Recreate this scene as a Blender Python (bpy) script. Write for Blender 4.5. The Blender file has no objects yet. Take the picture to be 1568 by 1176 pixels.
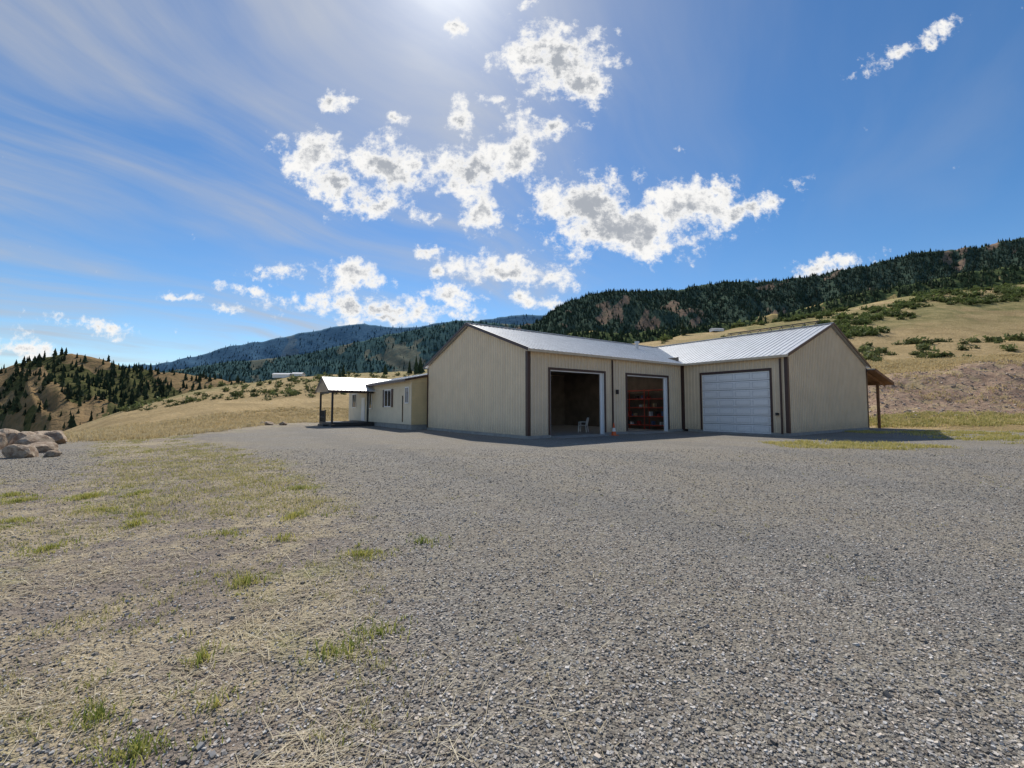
import bpy, math, random
import numpy as np
from mathutils import Vector, Matrix
random.seed(7); rng=np.random.default_rng(11)
sc=bpy.context.scene
try:
    sc.view_settings.view_transform='Standard'; sc.view_settings.look='None'; sc.view_settings.exposure=0
except Exception: pass
F=660.0; PITCH=math.atan(37/F); CAMH=1.5
def bear(px,py):
    a=(px-784)/F; b=(588-py)/F
    dy=math.cos(PITCH)-b*math.sin(PITCH); dz=math.sin(PITCH)+b*math.cos(PITCH)
    return a/dy, dz/dy
# ---------------------------------------------------------------- noise
def _h(i,j,s): 
    v=np.sin(i*127.1+j*311.7+s*74.7)*43758.5453
    return v-np.floor(v)
def vn(x,y,s=0):
    xi=np.floor(x); yi=np.floor(y); fx=x-xi; fy=y-yi
    fx=fx*fx*(3-2*fx); fy=fy*fy*(3-2*fy)
    return (_h(xi,yi,s)*(1-fx)+_h(xi+1,yi,s)*fx)*(1-fy)+(_h(xi,yi+1,s)*(1-fx)+_h(xi+1,yi+1,s)*fx)*fy
def fbm(x,y,s=0,o=5):
    a=.5; r=0; n=0
    for k in range(o):
        r=r+a*vn(x*2**k+k*17.3,y*2**k-k*9.1,s+k); n+=a; a*=.5
    return r/n
def sstep(a,b,x):
    q=np.clip((x-a)/(b-a),0,1); return q*q*(3-2*q)
# ---------------------------------------------------------------- mesh helpers
def mk(name,V,T,mat,parent=None,cols=None,attrs=None,smooth=False,nv=3):
    V=np.asarray(V,dtype=np.float32).reshape(-1,3); T=np.asarray(T,dtype=np.int32).reshape(-1,nv)
    me=bpy.data.meshes.new(name)
    me.vertices.add(len(V)); me.vertices.foreach_set('co',V.ravel())
    me.loops.add(T.size); me.loops.foreach_set('vertex_index',T.ravel())
    me.polygons.add(len(T)); me.polygons.foreach_set('loop_start',np.arange(0,T.size,nv,dtype=np.int32))
    try: me.polygons.foreach_set('loop_total',np.full(len(T),nv,dtype=np.int32))
    except Exception: pass
    me.update(calc_edges=True); me.validate()
    if cols is not None:
        c=np.ones((len(V),4),dtype=np.float32); c[:,:3]=cols
        at=me.color_attributes.new('Col','FLOAT_COLOR','POINT'); at.data.foreach_set('color',c.ravel())
    if attrs:
        for k,a in attrs.items():
            at=me.attributes.new(k,'FLOAT','POINT'); at.data.foreach_set('value',np.asarray(a,dtype=np.float32).ravel())
    me.polygons.foreach_set('use_smooth',np.full(len(me.polygons),smooth))
    me.materials.append(mat)
    ob=bpy.data.objects.new(name,me); sc.collection.objects.link(ob)
    if parent: ob.parent=parent
    return ob
class B:
    """accumulates boxes / prisms in local coordinates"""
    def __init__(s): s.v=[]; s.f=[]
    def box(s,x0,x1,y0,y1,z0,z1):
        n=len(s.v)
        s.v+=[(x0,y0,z0),(x1,y0,z0),(x1,y1,z0),(x0,y1,z0),(x0,y0,z1),(x1,y0,z1),(x1,y1,z1),(x0,y1,z1)]
        s.f+=[tuple(n+i for i in q) for q in((3,2,1,0),(4,5,6,7),(0,1,5,4),(1,2,6,5),(2,3,7,6),(3,0,4,7))]; return s
    def hexa(s,p):
        n=len(s.v); s.v+=[tuple(q) for q in p]
        s.f+=[tuple(n+i for i in q) for q in((3,2,1,0),(4,5,6,7),(0,1,5,4),(1,2,6,5),(2,3,7,6),(3,0,4,7))]; return s
    def bar(s,a,b,w,h=None,up=(0,0,1)):
        h=h or w; a=Vector(a); b=Vector(b); d=(b-a).normalized(); u=Vector(up)
        if abs(d.dot(u))>.95: u=Vector((1,0,0))
        r=d.cross(u).normalized()*w/2; u=r.cross(d).normalized()*h/2
        return s.hexa([a-r-u,a+r-u,b+r-u,b-r-u,a-r+u,a+r+u,b+r+u,b-r+u])
    def cyl(s,c,r0,r1,z0,z1,n=12):
        k=len(s.v)
        for i in range(n):
            a=2*math.pi*i/n
            s.v+=[(c[0]+r0*math.cos(a),c[1]+r0*math.sin(a),z0),(c[0]+r1*math.cos(a),c[1]+r1*math.sin(a),z1)]
        for i in range(n):
            j=(i+1)%n; s.f.append((k+2*i,k+2*j,k+2*j+1,k+2*i+1))
        s.f.append(tuple(k+2*i+1 for i in range(n))); s.f.append(tuple(k+2*i for i in reversed(range(n)))); return s
    def poly(s,pts):
        n=len(s.v); s.v+=[tuple(p) for p in pts]; s.f.append(tuple(range(n,n+len(pts)))); return s
    def make(s,name,mat,parent=None,bev=0):
        me=bpy.data.meshes.new(name); me.from_pydata(s.v,[],s.f); me.update(); me.materials.append(mat)
        ob=bpy.data.objects.new(name,me); sc.collection.objects.link(ob)
        if parent: ob.parent=parent
        if bev:
            m=ob.modifiers.new('b','BEVEL'); m.width=bev; m.segments=2
        return ob
def empty(name,loc=(0,0,0),rz=0):
    e=bpy.data.objects.new(name,None); e.location=loc; e.rotation_euler=(0,0,rz); sc.collection.objects.link(e); return e
# ---------------------------------------------------------------- materials
def nodes(name):
    m=bpy.data.materials.new(name); m.use_nodes=True; nt=m.node_tree; return m,nt,nt.nodes['Principled BSDF']
def N(nt,t,**k):
    n=nt.nodes.new(t)
    for a,b in k.items(): setattr(n,a,b)
    return n
def mixc(nt,f,a,b,bt='MIX'):
    n=nt.nodes.new('ShaderNodeMix'); n.data_type='RGBA'; n.blend_type=bt
    for s,i in((f,0),(a,6),(b,7)):
        if isinstance(s,(int,float)): n.inputs[i].default_value=s
        elif isinstance(s,tuple): n.inputs[i].default_value=(*s,1) if len(s)==3 else s
        else: nt.links.new(s,n.inputs[i])
    return n.outputs[2]
def math_(nt,op,a,b=0.0,c=None,clamp=False):
    n=nt.nodes.new('ShaderNodeMath'); n.operation=op; n.use_clamp=clamp
    for i,s in enumerate((a,b,c)):
        if s is None: continue
        if isinstance(s,(int,float)): n.inputs[i].default_value=s
        else: nt.links.new(s,n.inputs[i])
    return n.outputs[0]
def mrange(nt,v,a,b,c=0.0,d=1.0,it='SMOOTHSTEP'):
    n=nt.nodes.new('ShaderNodeMapRange'); n.interpolation_type=it
    nt.links.new(v,n.inputs[0]); n.inputs[1].default_value=a; n.inputs[2].default_value=b; n.inputs[3].default_value=c; n.inputs[4].default_value=d
    return n.outputs[0]
def noise(nt,co,scale,detail=4,rough=.55):
    n=N(nt,'ShaderNodeTexNoise'); n.inputs['Scale'].default_value=scale; n.inputs['Detail'].default_value=detail; n.inputs['Roughness'].default_value=rough
    nt.links.new(co,n.inputs['Vector']); return n.outputs['Fac']
def paint(name,c,rough=.5,metal=0,var=.12,scale=3,grime=0.0,bump=0.0):
    m,nt,p=nodes(name); tc=N(nt,'ShaderNodeTexCoord').outputs['Object']
    nf=noise(nt,tc,scale,5); nf2=noise(nt,tc,scale*12,3)
    dk=tuple(x*(1-var) for x in c); lt=tuple(min(1,x*(1+var)) for x in c)
    col=mixc(nt,mrange(nt,nf,.3,.7),dk,lt); col=mixc(nt,mrange(nt,nf2,.3,.8,0,.25),col,tuple(x*.75 for x in c))
    if grime>0:
        sx=N(nt,'ShaderNodeSeparateXYZ'); nt.links.new(tc,sx.inputs[0])
        g=mrange(nt,sx.outputs[2],.1,.9,grime,0); col=mixc(nt,math_(nt,'MULTIPLY',g,mrange(nt,nf2,.2,.7)),col,(.22,.19,.15))
    nt.links.new(col,p.inputs['Base Color']); p.inputs['Roughness'].default_value=rough; p.inputs['Metallic'].default_value=metal
    if bump>0:
        b=N(nt,'ShaderNodeBump'); b.inputs['Strength'].default_value=bump; b.inputs['Distance'].default_value=.02
        nt.links.new(nf2,b.inputs['Height']); nt.links.new(b.outputs[0],p.inputs['Normal'])
    return m
def vcol(name,rough=.8,trans=0.0):
    m,nt,p=nodes(name); a=N(nt,'ShaderNodeVertexColor',layer_name='Col')
    nt.links.new(a.outputs[0],p.inputs['Base Color']); p.inputs['Roughness'].default_value=rough
    p.inputs['Specular IOR Level'].default_value=.2
    if trans>0:
        t=N(nt,'ShaderNodeBsdfTranslucent'); nt.links.new(a.outputs[0],t.inputs[0])
        mx=N(nt,'ShaderNodeMixShader'); mx.inputs[0].default_value=trans
        nt.links.new(p.outputs[0],mx.inputs[1]); nt.links.new(t.outputs[0],mx.inputs[2])
        nt.links.new(mx.outputs[0],nt.nodes['Material Output'].inputs[0])
    return m
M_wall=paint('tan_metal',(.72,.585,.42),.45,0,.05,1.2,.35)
M_rib=paint('tan_rib_painted_light',(.84,.70,.51),.45,0,.05,1.2,.35)  # wall metal lightened, painting in rib contrast that flat light leaves out
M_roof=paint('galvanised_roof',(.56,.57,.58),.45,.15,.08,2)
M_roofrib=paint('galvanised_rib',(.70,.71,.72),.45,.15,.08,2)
M_brown=paint('brown_trim',(.065,.033,.027),.45)
M_white=paint('white_door',(.86,.86,.87),.4,0,.03,1,.1)
M_door_shade=paint('door_panel_painted_shade',(.66,.67,.70),.5,0,.03,1,.1)  # grey stands in for shade around the white door's panels
M_conc=paint('concrete',(.33,.32,.30),.9,0,.15,3,0,.3)
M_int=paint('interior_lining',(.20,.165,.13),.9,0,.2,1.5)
M_siding=paint('lap_siding',(.74,.64,.47),.6,0,.05,2,.3)
M_sidingy=paint('end_siding',(.70,.54,.29),.6,0,.06,2,.3)
M_glass=paint('dark_glass',(.03,.035,.04),.08)
M_red=paint('red_shelving',(.50,.09,.06),.5)
M_wood=paint('lean_to_wood',(.22,.11,.055),.8,0,.3,4)
M_black=paint('dark_post',(.035,.032,.03),.6)
M_orange=paint('orange_plastic',(.75,.13,.03),.45)
M_plastic=paint('white_plastic',(.8,.8,.78),.35)
M_gutter=paint('tan_gutter',(.60,.49,.35),.4)
M_veg=vcol('grass_blades',.7,.35)
M_stone=vcol('gravel_stone',.85)
M_leaf=vcol('leaf_clumps',.75,.3)

# ---------------------------------------------------------------- ground height
cols_px=[-110,  60, 110, 170, 230, 330, 440, 570, 700, 900,1100,1250,1340,1450,1568,1720]
KY=np.array([
 [21,27,60,85,110,260],[22,28,60,85,110,260],[22,28,60,85,110,260],[23,28,60,85,110,260],[24,30,60,85,110,260],
 [30,36,60,85,112,280],[46,52,65,88,115,300],[52,56,68,90,118,320],[52,56,68,92,125,330],[52,56,68,95,140,340],
 [50,54,66,95,155,350],[38,42,54,95,160,350],[33,36,50,95,160,350],[30,34,50,95,160,350],[28,33,50,95,160,350],[28,33,50,95,160,350]],float)
KZ=np.array([
 [0,-.6,-8,-12,-16,-60],[0,-.4,-4,-5.5,-6.3,-60],[0,-.25,-2.6,-3,-3.5,-50],[0,-.1,-.7,-.4,-.3,-45],[0,0,.6,1.6,2.7,-40],
 [0,.2,2.2,4.6,7,-35],[0,.2,2.2,5.6,10.2,-30],[0,.2,1.6,6,11.4,-25],[0,.2,1.6,6.5,13,-20],[0,.3,2,8,19,-10],
 [0,.4,3.5,13,30,5],[0,.5,4.6,15,36,10],[0,.6,5.4,15.6,41,15],[0,.8,6.2,16,45,20],[0,.8,6.6,16.2,48,20],[0,.8,6.8,17,52,20]],float)
KT=np.array([(p-784)/F for p in cols_px])
def kn(x,y):
    x=np.asarray(x,float); y=np.asarray(y,float)
    Y=np.maximum(y,np.abs(x)/1.36); Y=np.maximum(Y,.01)
    t=np.clip(np.where(y>0.01,x/np.maximum(Y,.01),np.sign(x)*1.36),-1.36,1.42)
    ky=[np.interp(t,KT,KY[:,i]) for i in range(6)]; kz=[np.interp(t,KT,KZ[:,i]) for i in range(6)]
    return t,Y,ky,kz
def H(x,y):
    t,Y,ky,kz=kn(x,y)
    z=np.zeros_like(Y)
    for i in range(5):
        q=np.clip((Y-ky[i])/(ky[i+1]-ky[i]),0,1)
        if i==1: q=q*q*(3-2*q)*.5+q*.5
        z=z+(kz[i+1]-kz[i])*q
    amp=np.clip((Y-ky[1])/30,0,1)
    z=z+amp*((fbm(x/14,y/14,3)-.5)*2.2+(fbm(x/3.1,y/3.1,9)-.5)*.5)
    bank=sstep(.55,.8,t)*np.clip((Y-ky[1])/6,0,1)*np.clip((ky[2]+4-Y)/8,0,1)
    z=z+bank*((fbm(x/5,y/5,5)-.5)*1.8+(fbm(x/1.3,y/1.3,6)-.5)*.9)
    near=1-np.clip((Y-ky[0])/10,0,1)
    z=z+near*((fbm(x/2.7,y/2.7,21,3)-.5)*.05)*np.clip(Y/4,.3,1)*np.where(Y>19,.5,1)
    far=np.clip((Y-ky[5])/600,0,1); z=z*(1-far)+far*(-70)
    return z
def axis(lo,a,b,hi,st):
    m=list(np.arange(a,b,st)); s=st; q=b
    while q<hi: m.append(q); s*=1.09; q+=s
    m.append(hi); s=st; q=a; l=[]
    while q>lo: s*=1.09; q-=s; l.append(max(q,lo))
    return np.array(sorted(set(l+m)))
gx=axis(-6000,-42,60,6000,.5); gy=axis(-300,-4,62,6000,.5)
GX,GY=np.meshgrid(gx,gy); GZ=H(GX,GY)
t,Y,ky,kz=kn(GX,GY)
pad=1-sstep(-2.5,2.0,Y-ky[0])
bank=sstep(.6,.72,t)*sstep(-.5,1.5,Y-ky[1])*(1-sstep(-4,2,Y-ky[2]))
green=sstep(.3,.6,t)*sstep(0,35,Y-ky[3])*.8+.6*(1-sstep(.0,.4,t))*sstep(-10,25,Y-ky[3])*(t>-.95)
def straw_f(x,y):
    xb=np.interp(y,[0,1.8,5.7,12,24],[-.1,-.3,-1.5,-5.6,-16.5])
    s=sstep(-.5,1.4,(xb-x)/(0.12*np.abs(y)+.5))
    strip=sstep(7,10,y)*sstep(0,1.5,(-.90*y-x))
    return s*(1-.85*strip)
straw=straw_f(GX,GY)
n,mn=GX.shape
idx=np.arange(n*mn).reshape(n,mn)
Q=np.stack([idx[:-1,:-1],idx[:-1,1:],idx[1:,1:],idx[1:,:-1]],-1).reshape(-1,4)
m,nt,p=nodes('ground_gravel_and_grass'); L=nt.links
co=N(nt,'ShaderNodeNewGeometry').outputs['Position']
def attr(nm): return N(nt,'ShaderNodeAttribute',attribute_name=nm).outputs['Fac']
vor=N(nt,'ShaderNodeTexVoronoi'); vor.inputs['Scale'].default_value=62; L.new(co,vor.inputs['Vector'])
vor2=N(nt,'ShaderNodeTexVoronoi'); vor2.inputs['Scale'].default_value=26; L.new(co,vor2.inputs['Vector'])
sp=N(nt,'ShaderNodeSeparateColor'); L.new(vor.outputs['Color'],sp.inputs[0])
sp2=N(nt,'ShaderNodeSeparateColor'); L.new(vor2.outputs['Color'],sp2.inputs[0])
nb=noise(nt,co,.35,6,.6); nm_=noise(nt,co,2.2,5,.6); nf=noise(nt,co,14,5,.65); nff=noise(nt,co,90,3,.6)
g=mixc(nt,mrange(nt,sp.outputs[0],0,1,0,1,'LINEAR'),(.12,.112,.102),(.54,.505,.445))
g=mixc(nt,mrange(nt,sp2.outputs[1],.55,1,0,.6),g,(.25,.20,.165))
g=mixc(nt,mrange(nt,nb,.38,.62,0,.55),g,(.34,.295,.225))
g=mixc(nt,mrange(nt,nm_,.48,.68,0,.35),g,(.44,.40,.31))
g=mixc(nt,mrange(nt,nf,.3,.7,.4,0),g,(.09,.083,.075))
sxg=N(nt,'ShaderNodeSeparateXYZ'); L.new(co,sxg.inputs[0])
ph=math_(nt,'ADD',math_(nt,'MULTIPLY',sxg.outputs[0],.9),math_(nt,'MULTIPLY',sxg.outputs[1],.62))
trk=math_(nt,'SINE',math_(nt,'ADD',ph,math_(nt,'MULTIPLY',nb,5.0)))
g=mixc(nt,mrange(nt,trk,.35,1,0,.32),g,(.19,.185,.175))
dirt=mixc(nt,mrange(nt,nf,.3,.7),(.19,.14,.11),(.37,.29,.22))
dirt=mixc(nt,.4,dirt,g)
strawc=mixc(nt,mrange(nt,nff,.3,.7),(.34,.27,.16),(.60,.51,.35))
sa=attr('straw')
left=mixc(nt,mrange(nt,math_(nt,'ADD',nm_,math_(nt,'MULTIPLY',nb,.9)),.84,1.08,0,.85),dirt,strawc)
greenm=mrange(nt,noise(nt,co,.9,6,.6),.54,.68,0,.6)
left=mixc(nt,greenm,left,(.28,.29,.08))
near=mixc(nt,math_(nt,'MULTIPLY',sa,mrange(nt,nf,.2,.5,.5,1)),g,left)
gold=mixc(nt,mrange(nt,nm_,.3,.7),(.38,.265,.12),(.60,.445,.23))
gold=mixc(nt,mrange(nt,noise(nt,co,.11,5,.6),.42,.62,0,.65),gold,(.29,.21,.095))
gold=mixc(nt,mrange(nt,nf,.3,.6,.5,0),gold,(.22,.16,.07))
grn=mixc(nt,mrange(nt,noise(nt,co,.25,6,.65),.35,.62),(.11,.13,.035),(.32,.27,.11))
gold=mixc(nt,math_(nt,'MULTIPLY',attr('green'),mrange(nt,noise(nt,co,.07,5,.6),.36,.54)),gold,grn)
bk=mixc(nt,mrange(nt,nm_,.3,.7),(.26,.16,.11),(.46,.32,.22))
bk=mixc(nt,mrange(nt,sp2.outputs[0],.5,1,0,.5),bk,(.38,.31,.24))
bk=mixc(nt,mrange(nt,noise(nt,co,.5,6,.65),.50,.62,0,.7),bk,(.50,.39,.21))
outer=mixc(nt,mrange(nt,math_(nt,'ADD',attr('bank'),math_(nt,'MULTIPLY',math_(nt,'SUBTRACT',nm_,.5),.9)),.3,.6),gold,bk)
col=mixc(nt,mrange(nt,math_(nt,'ADD',attr('pad'),math_(nt,'MULTIPLY',math_(nt,'SUBTRACT',nm_,.5),1.0)),.4,.6),outer,near)
L.new(col,p.inputs['Base Color']); p.inputs['Roughness'].default_value=.95; p.inputs['Specular IOR Level'].default_value=.15
b1=N(nt,'ShaderNodeBump'); b1.inputs['Strength'].default_value=1; b1.inputs['Distance'].default_value=.014
L.new(math_(nt,'SUBTRACT',1,vor.outputs['Distance']),b1.inputs['Height'])
b2=N(nt,'ShaderNodeBump'); b2.inputs['Strength'].default_value=.9; b2.inputs['Distance'].default_value=.06
L.new(nf,b2.inputs['Height']); L.new(b1.outputs[0],b2.inputs['Normal'])
b3=N(nt,'ShaderNodeBump'); b3.inputs['Distance'].default_value=.3
L.new(nm_,b3.inputs['Height']); L.new(b2.outputs[0],b3.inputs['Normal'])
L.new(mrange(nt,attr('pad'),0,1,.9,.15),b3.inputs['Strength'])
L.new(b3.outputs[0],p.inputs['Normal'])
mk('ground',np.stack([GX,GY,GZ],-1),Q,m,attrs=dict(pad=pad,bank=bank,green=green,straw=straw),smooth=True,nv=4)

# ---------------------------------------------------------------- gravel stones, straw, grass
def stones(name,x,y,s,colf,mat):
    n=len(x); cube=np.array([(a,b,c) for a in(-1,1) for b in(-1,1) for c in(-1,1)],float)
    tri=np.array([(0,1,3),(0,3,2),(4,6,7),(4,7,5),(0,4,5),(0,5,1),(2,3,7),(2,7,6),(0,2,6),(0,6,4),(1,5,7),(1,7,3)])
    V=cube[None]*(.5+.35*rng.random((n,8,3)))
    V[:,:,2]*=.6
    a=rng.random(n)*6.28; ca,sa_=np.cos(a)[:,None],np.sin(a)[:,None]
    ti=(rng.random(n)-.5)[:,None]*1.4
    X,Yv,Z=V[...,0],V[...,1],V[...,2]
    Z2=Z*np.cos(ti)+X*np.sin(ti); X2=X*np.cos(ti)-Z*np.sin(ti)
    X3=X2*ca-Yv*sa_; Y3=X2*sa_+Yv*ca
    W=np.stack([X3*s[:,None]+x[:,None],Y3*s[:,None]+y[:,None],Z2*s[:,None]+(H(x,y)+s*.25)[:,None]],-1)
    T=(tri[None]+(np.arange(n)*8)[:,None,None])
    C=np.repeat(colf[:,None,:],8,1)
    return mk(name,W,T,mat,cols=C.reshape(-1,3))
n=145000
u=rng.random(n); yy=1.15+ (u**2.4)*27; xx=(rng.random(n)*2-1)*1.3*yy
keep=(rng.random(n)<(1-.4*straw_f(xx,yy)))&(rng.random(n)<1-sstep(9,27,yy)); keep&=(yy<16)
xx=xx[keep]; yy=yy[keep]; n=len(xx)
s=.0042+.0058*rng.random(n)**2+.0005*np.minimum(yy,12)
big=rng.random(n)<.010; s[big]*=1.8
lum=.12+.46*rng.random(n)**1.5; tint=rng.random((n,1))
c=lum[:,None]*(np.array([[1.02,1.0,.96]])*(1-tint)+np.array([[1.12,.96,.80]])*tint)
stones('gravel',xx,yy,s,c,M_stone)
def blades(px,py,h,w,lean,c0,zoff=0.0):
    n=len(px); a=rng.random(n)*6.28; d=np.stack([np.cos(a),np.sin(a),np.zeros(n)],-1)
    q=rng.random(n)*6.28; l=np.stack([np.cos(q),np.sin(q),np.zeros(n)],-1)*(lean*h)[:,None]
    base=np.stack([px,py,H(px,py)+zoff],-1); up=np.array([0,0,1.])
    w=w[:,None]
    v0=base-d*w; v1=base+d*w; mid=base+l*.35+up*(h*.6)[:,None]; v2=mid-d*w*.7; v3=mid+d*w*.7
    tip=base+l+up*(h*np.sqrt(np.clip(1-lean**2*.6,.05,1)))[:,None]
    V=np.stack([v0,v1,v2,v3,tip],1)
    T=np.array([(0,1,3),(0,3,2),(2,3,4)])[None]+(np.arange(n)*5)[:,None,None]
    C=np.repeat(c0[:,None,:],5,1)
    return V.reshape(-1,3),T.reshape(-1,3),C.reshape(-1,3)
def joinv(parts):
    V=[];T=[];C=[];o=0
    for v,t_,c_ in parts: V.append(v);T.append(t_+o);C.append(c_);o+=len(v)
    return np.concatenate(V),np.concatenate(T),np.concatenate(C)
def tufts(cent,nb_,r,h,colA,colB,lean=(.2,.9),w=.0025):
    P=[]
    for (cx,cy,k) in cent:
        n=max(3,int(nb_*k)); rr=r*k**.5*np.abs(rng.normal(size=n))*.8; a=rng.random(n)*6.28; st=rng.uniform(.5,1.6)
        x=cx+rr*np.cos(a)*st; y=cy+rr*np.sin(a)/st
        hh=h*(.3+.7*rng.random(n))*rng.uniform(.6,1.2); ln=lean[0]+(lean[1]-lean[0])*rng.random(n)
        m_=np.clip(rng.random((n,1))+rng.uniform(-.3,.3),0,1); c0=np.array(colA)*(1-m_)+np.array(colB)*m_
        P.append(blades(x,y,hh,w*(.6+rng.random(n))*(1+.12*cy),ln,c0))
    return P
G1=(.18,.25,.05); G2=(.60,.54,.17); D1=(.50,.39,.19); D2=(.64,.54,.34)
spec=[(-1.63,1.96,1.5),(-1.53,4.5,2.2),(-.89,2.95,1.3),(-2.3,3.8,1.6),(-4.95,4.7,1.8),(-4.87,5.65,1.8),(-1.84,2.64,.9),(-1.08,2.7,.9),(-2.0,2.17,.9),(-3,6,1.8),(-7.1,7.3,3),(-6.5,7.6,2.6),(-6.6,5.8,2.2),(-1.5,2.25,.5),(-1.0,4.9,.7),(-6.0,6.4,2.2),(-5.2,6.1,1.5),(-7.9,7.0,2.5),(-8.6,7.5,2.0),(-3.4,5.2,1.2),(-2.6,5.0,.8),(-3.9,8.0,1.8)]
P=tufts(spec,100,.11,.10,G1,G2,w=.0023)
sub=[(a_+random.gauss(0,.22),b_+random.gauss(0,.17),.25*c_) for a_,b_,c_ in spec for i in range(7)]
P+=tufts(sub,55,.11,.055,G1,G2,w=.0019)
cent=[]
for i in range(4200):
    y=2+15*random.random()**1.1; x=.3-random.random()*1.35*y
    if straw_f(np.array(x),np.array(y))>.3 and fbm(np.array(x/1.3),np.array(y/1.3),44)>.51: cent.append((x,y,.15+.6*random.random()**2))
P+=tufts(cent[:1000],36,.12,.05,(.32,.33,.08),D2,w=.0019)
cent=[]
for i in range(520):
    y=2.2+12*random.random(); x=(random.random()*2-1)*1.2*y
    if fbm(np.array(x/2.3),np.array(y/2.3),91)>.49: cent.append((x,y,.1+.35*random.random()**2))
P+=tufts(cent,28,.09,.045,(.36,.35,.10),D2,w=.0018)
cent=[(-random.uniform(.3,1.28)*y_,y_,.5+random.random()) for y_ in [random.uniform(6,24) for i in range(1500)]]
cent=[c_ for c_ in cent if straw_f(np.array(c_[0]),np.array(c_[1]))>.5 and fbm(np.array(c_[0]/2.5),np.array(c_[1]/2.5),31)>.49]
P+=tufts(cent,40,.28,.08,(.38,.37,.10),D2,w=.003)
cent=[(random.uniform(10.5,16.5),random.uniform(15.8,19.0),random.uniform(.3,1.2)) for i in range(130)]
cent+=[(random.uniform(21,40),random.uniform(18,28),random.uniform(.4,1.6)) for i in range(620)]
cent=[c_ for c_ in cent if fbm(np.array(c_[0]/2.),np.array(c_[1]/1.2),8)>.45]
P+=tufts(cent,60,.34,.17,(.40,.38,.10),(.68,.57,.24),w=.003)
cent=[]
for i in range(420):
    tt=random.uniform(.8,1.3); k1=np.interp(tt,KT,KY[:,1]); y=k1+random.uniform(-3,1.5); cent.append((tt*y,y,random.uniform(.5,1.3)))
P+=tufts(cent,40,.4,.28,(.36,.35,.10),(.64,.54,.26),w=.004)
cent=[]
for i in range(2600):
    tt=random.uniform(-1.25,-.33); k0=np.interp(tt,KT,KY[:,0]); y=k0+random.uniform(-3,14); cent.append((tt*y,y,random.uniform(.4,1.2)))
P+=tufts(cent,30,.35,.30,D1,D2,w=.004)
cent=[]
for i in range(2600):
    tt=random.uniform(.78,1.3); k2=np.interp(tt,KT,KY[:,2]); y=k2+random.uniform(-.5,16); cent.append((tt*y,y,random.uniform(.4,1.2)))
for i in range(620):
    tt=random.uniform(.82,1.3); k2=np.interp(tt,KT,KY[:,2]); y=k2-random.uniform(0,16)
    if fbm(np.array(tt*y/4),np.array(y/3),15)>.5: cent.append((tt*y,y,random.uniform(.3,.8)))
P+=tufts(cent,16,.4,.38,D1,(.66,.54,.31),w=.005)
V,T,C=joinv(P); mk('grass',V,T,M_veg,cols=C)
n=40000; yy=1.3+rng.random(n)**1.6*13; xx=-(rng.random(n)*1.55-.25)*yy
k=(rng.random(n)<straw_f(xx,yy)*.85+.06)&(fbm(xx/.8,yy/.8,77)>.41+.2*rng.random(n)); xx=xx[k];yy=yy[k];n=len(xx)
a=rng.normal(size=n)*.9+.4; ln=.02+.11*rng.random(n)**2; w=.0009+.0003*yy
d=np.stack([np.cos(a),np.sin(a),rng.normal(size=n)*.12],-1)*ln[:,None]; pr=np.stack([-np.sin(a),np.cos(a),0*a],-1)*w[:,None]
b=np.stack([xx,yy,H(xx,yy)+.008+.012*rng.random(n)],-1)
V=np.stack([b-d-pr,b-d+pr,b+d+pr,b+d-pr],1); T=(np.array([(0,1,2),(0,2,3)])[None]+(np.arange(n)*4)[:,None,None])
mm=rng.random((n,1)); C=np.repeat((np.array([.42,.35,.23])*(1-mm)+np.array([.76,.68,.50])*mm)[:,None,:],4,1)
mk('straw_litter',V,T,M_veg,cols=C.reshape(-1,3))
n=2600; tt=rng.uniform(.78,1.32,n); k1=np.interp(tt,KT,KY[:,1]); k2=np.interp(tt,KT,KY[:,2]); y=k1+(k2-k1)*rng.random(n)**1.2; x=tt*y
lm=.22+.25*rng.random((n,1)); stones('bank_rubble',x,y,.03+.11*rng.random(n)**4,lm*np.array([[1.1,.9,.74]]),M_stone)

# ---------------------------------------------------------------- boulders
m,nt,p=nodes('boulder_rock'); tc=N(nt,'ShaderNodeTexCoord').outputs['Object']
a1=noise(nt,tc,2.5,8,.65); a2=noise(nt,tc,14,6,.6)
cc=mixc(nt,mrange(nt,a1,.35,.65),(.26,.17,.11),(.56,.45,.33)); cc=mixc(nt,mrange(nt,a2,.5,.75,0,.6),cc,(.14,.11,.09))
nt.links.new(cc,p.inputs['Base Color']); p.inputs['Roughness'].default_value=.9
bb=N(nt,'ShaderNodeBump'); bb.inputs['Distance'].default_value=.06; nt.links.new(a2,bb.inputs['Height']); nt.links.new(bb.outputs[0],p.inputs['Normal'])
M_rock=m
import bmesh
def rock(x,y,sx,sy,sz,seed,rz):
    bm=bmesh.new(); bmesh.ops.create_icosphere(bm,subdivisions=3,radius=1); r=random.Random(seed)
    pl=[(Vector((r.gauss(0,1),r.gauss(0,1),r.gauss(0,.8))).normalized(),r.uniform(.55,.85)) for i in range(11)]
    for v in bm.verts:
        for nn,dd in pl:
            k=v.co.dot(nn)-dd
            if k>0: v.co-=nn*k*.92
        v.co*=1+r.uniform(-.02,.02)
    me=bpy.data.meshes.new('boulder'); bm.to_mesh(me); bm.free(); me.materials.append(M_rock)
    o=bpy.data.objects.new('boulder',me); o.scale=(sx,sy,sz); o.rotation_euler=(r.uniform(-.2,.2),r.uniform(-.2,.2),rz)
    o.location=(x,y,float(H(np.array(x),np.array(y)))+sz*.35); sc.collection.objects.link(o)
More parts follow.
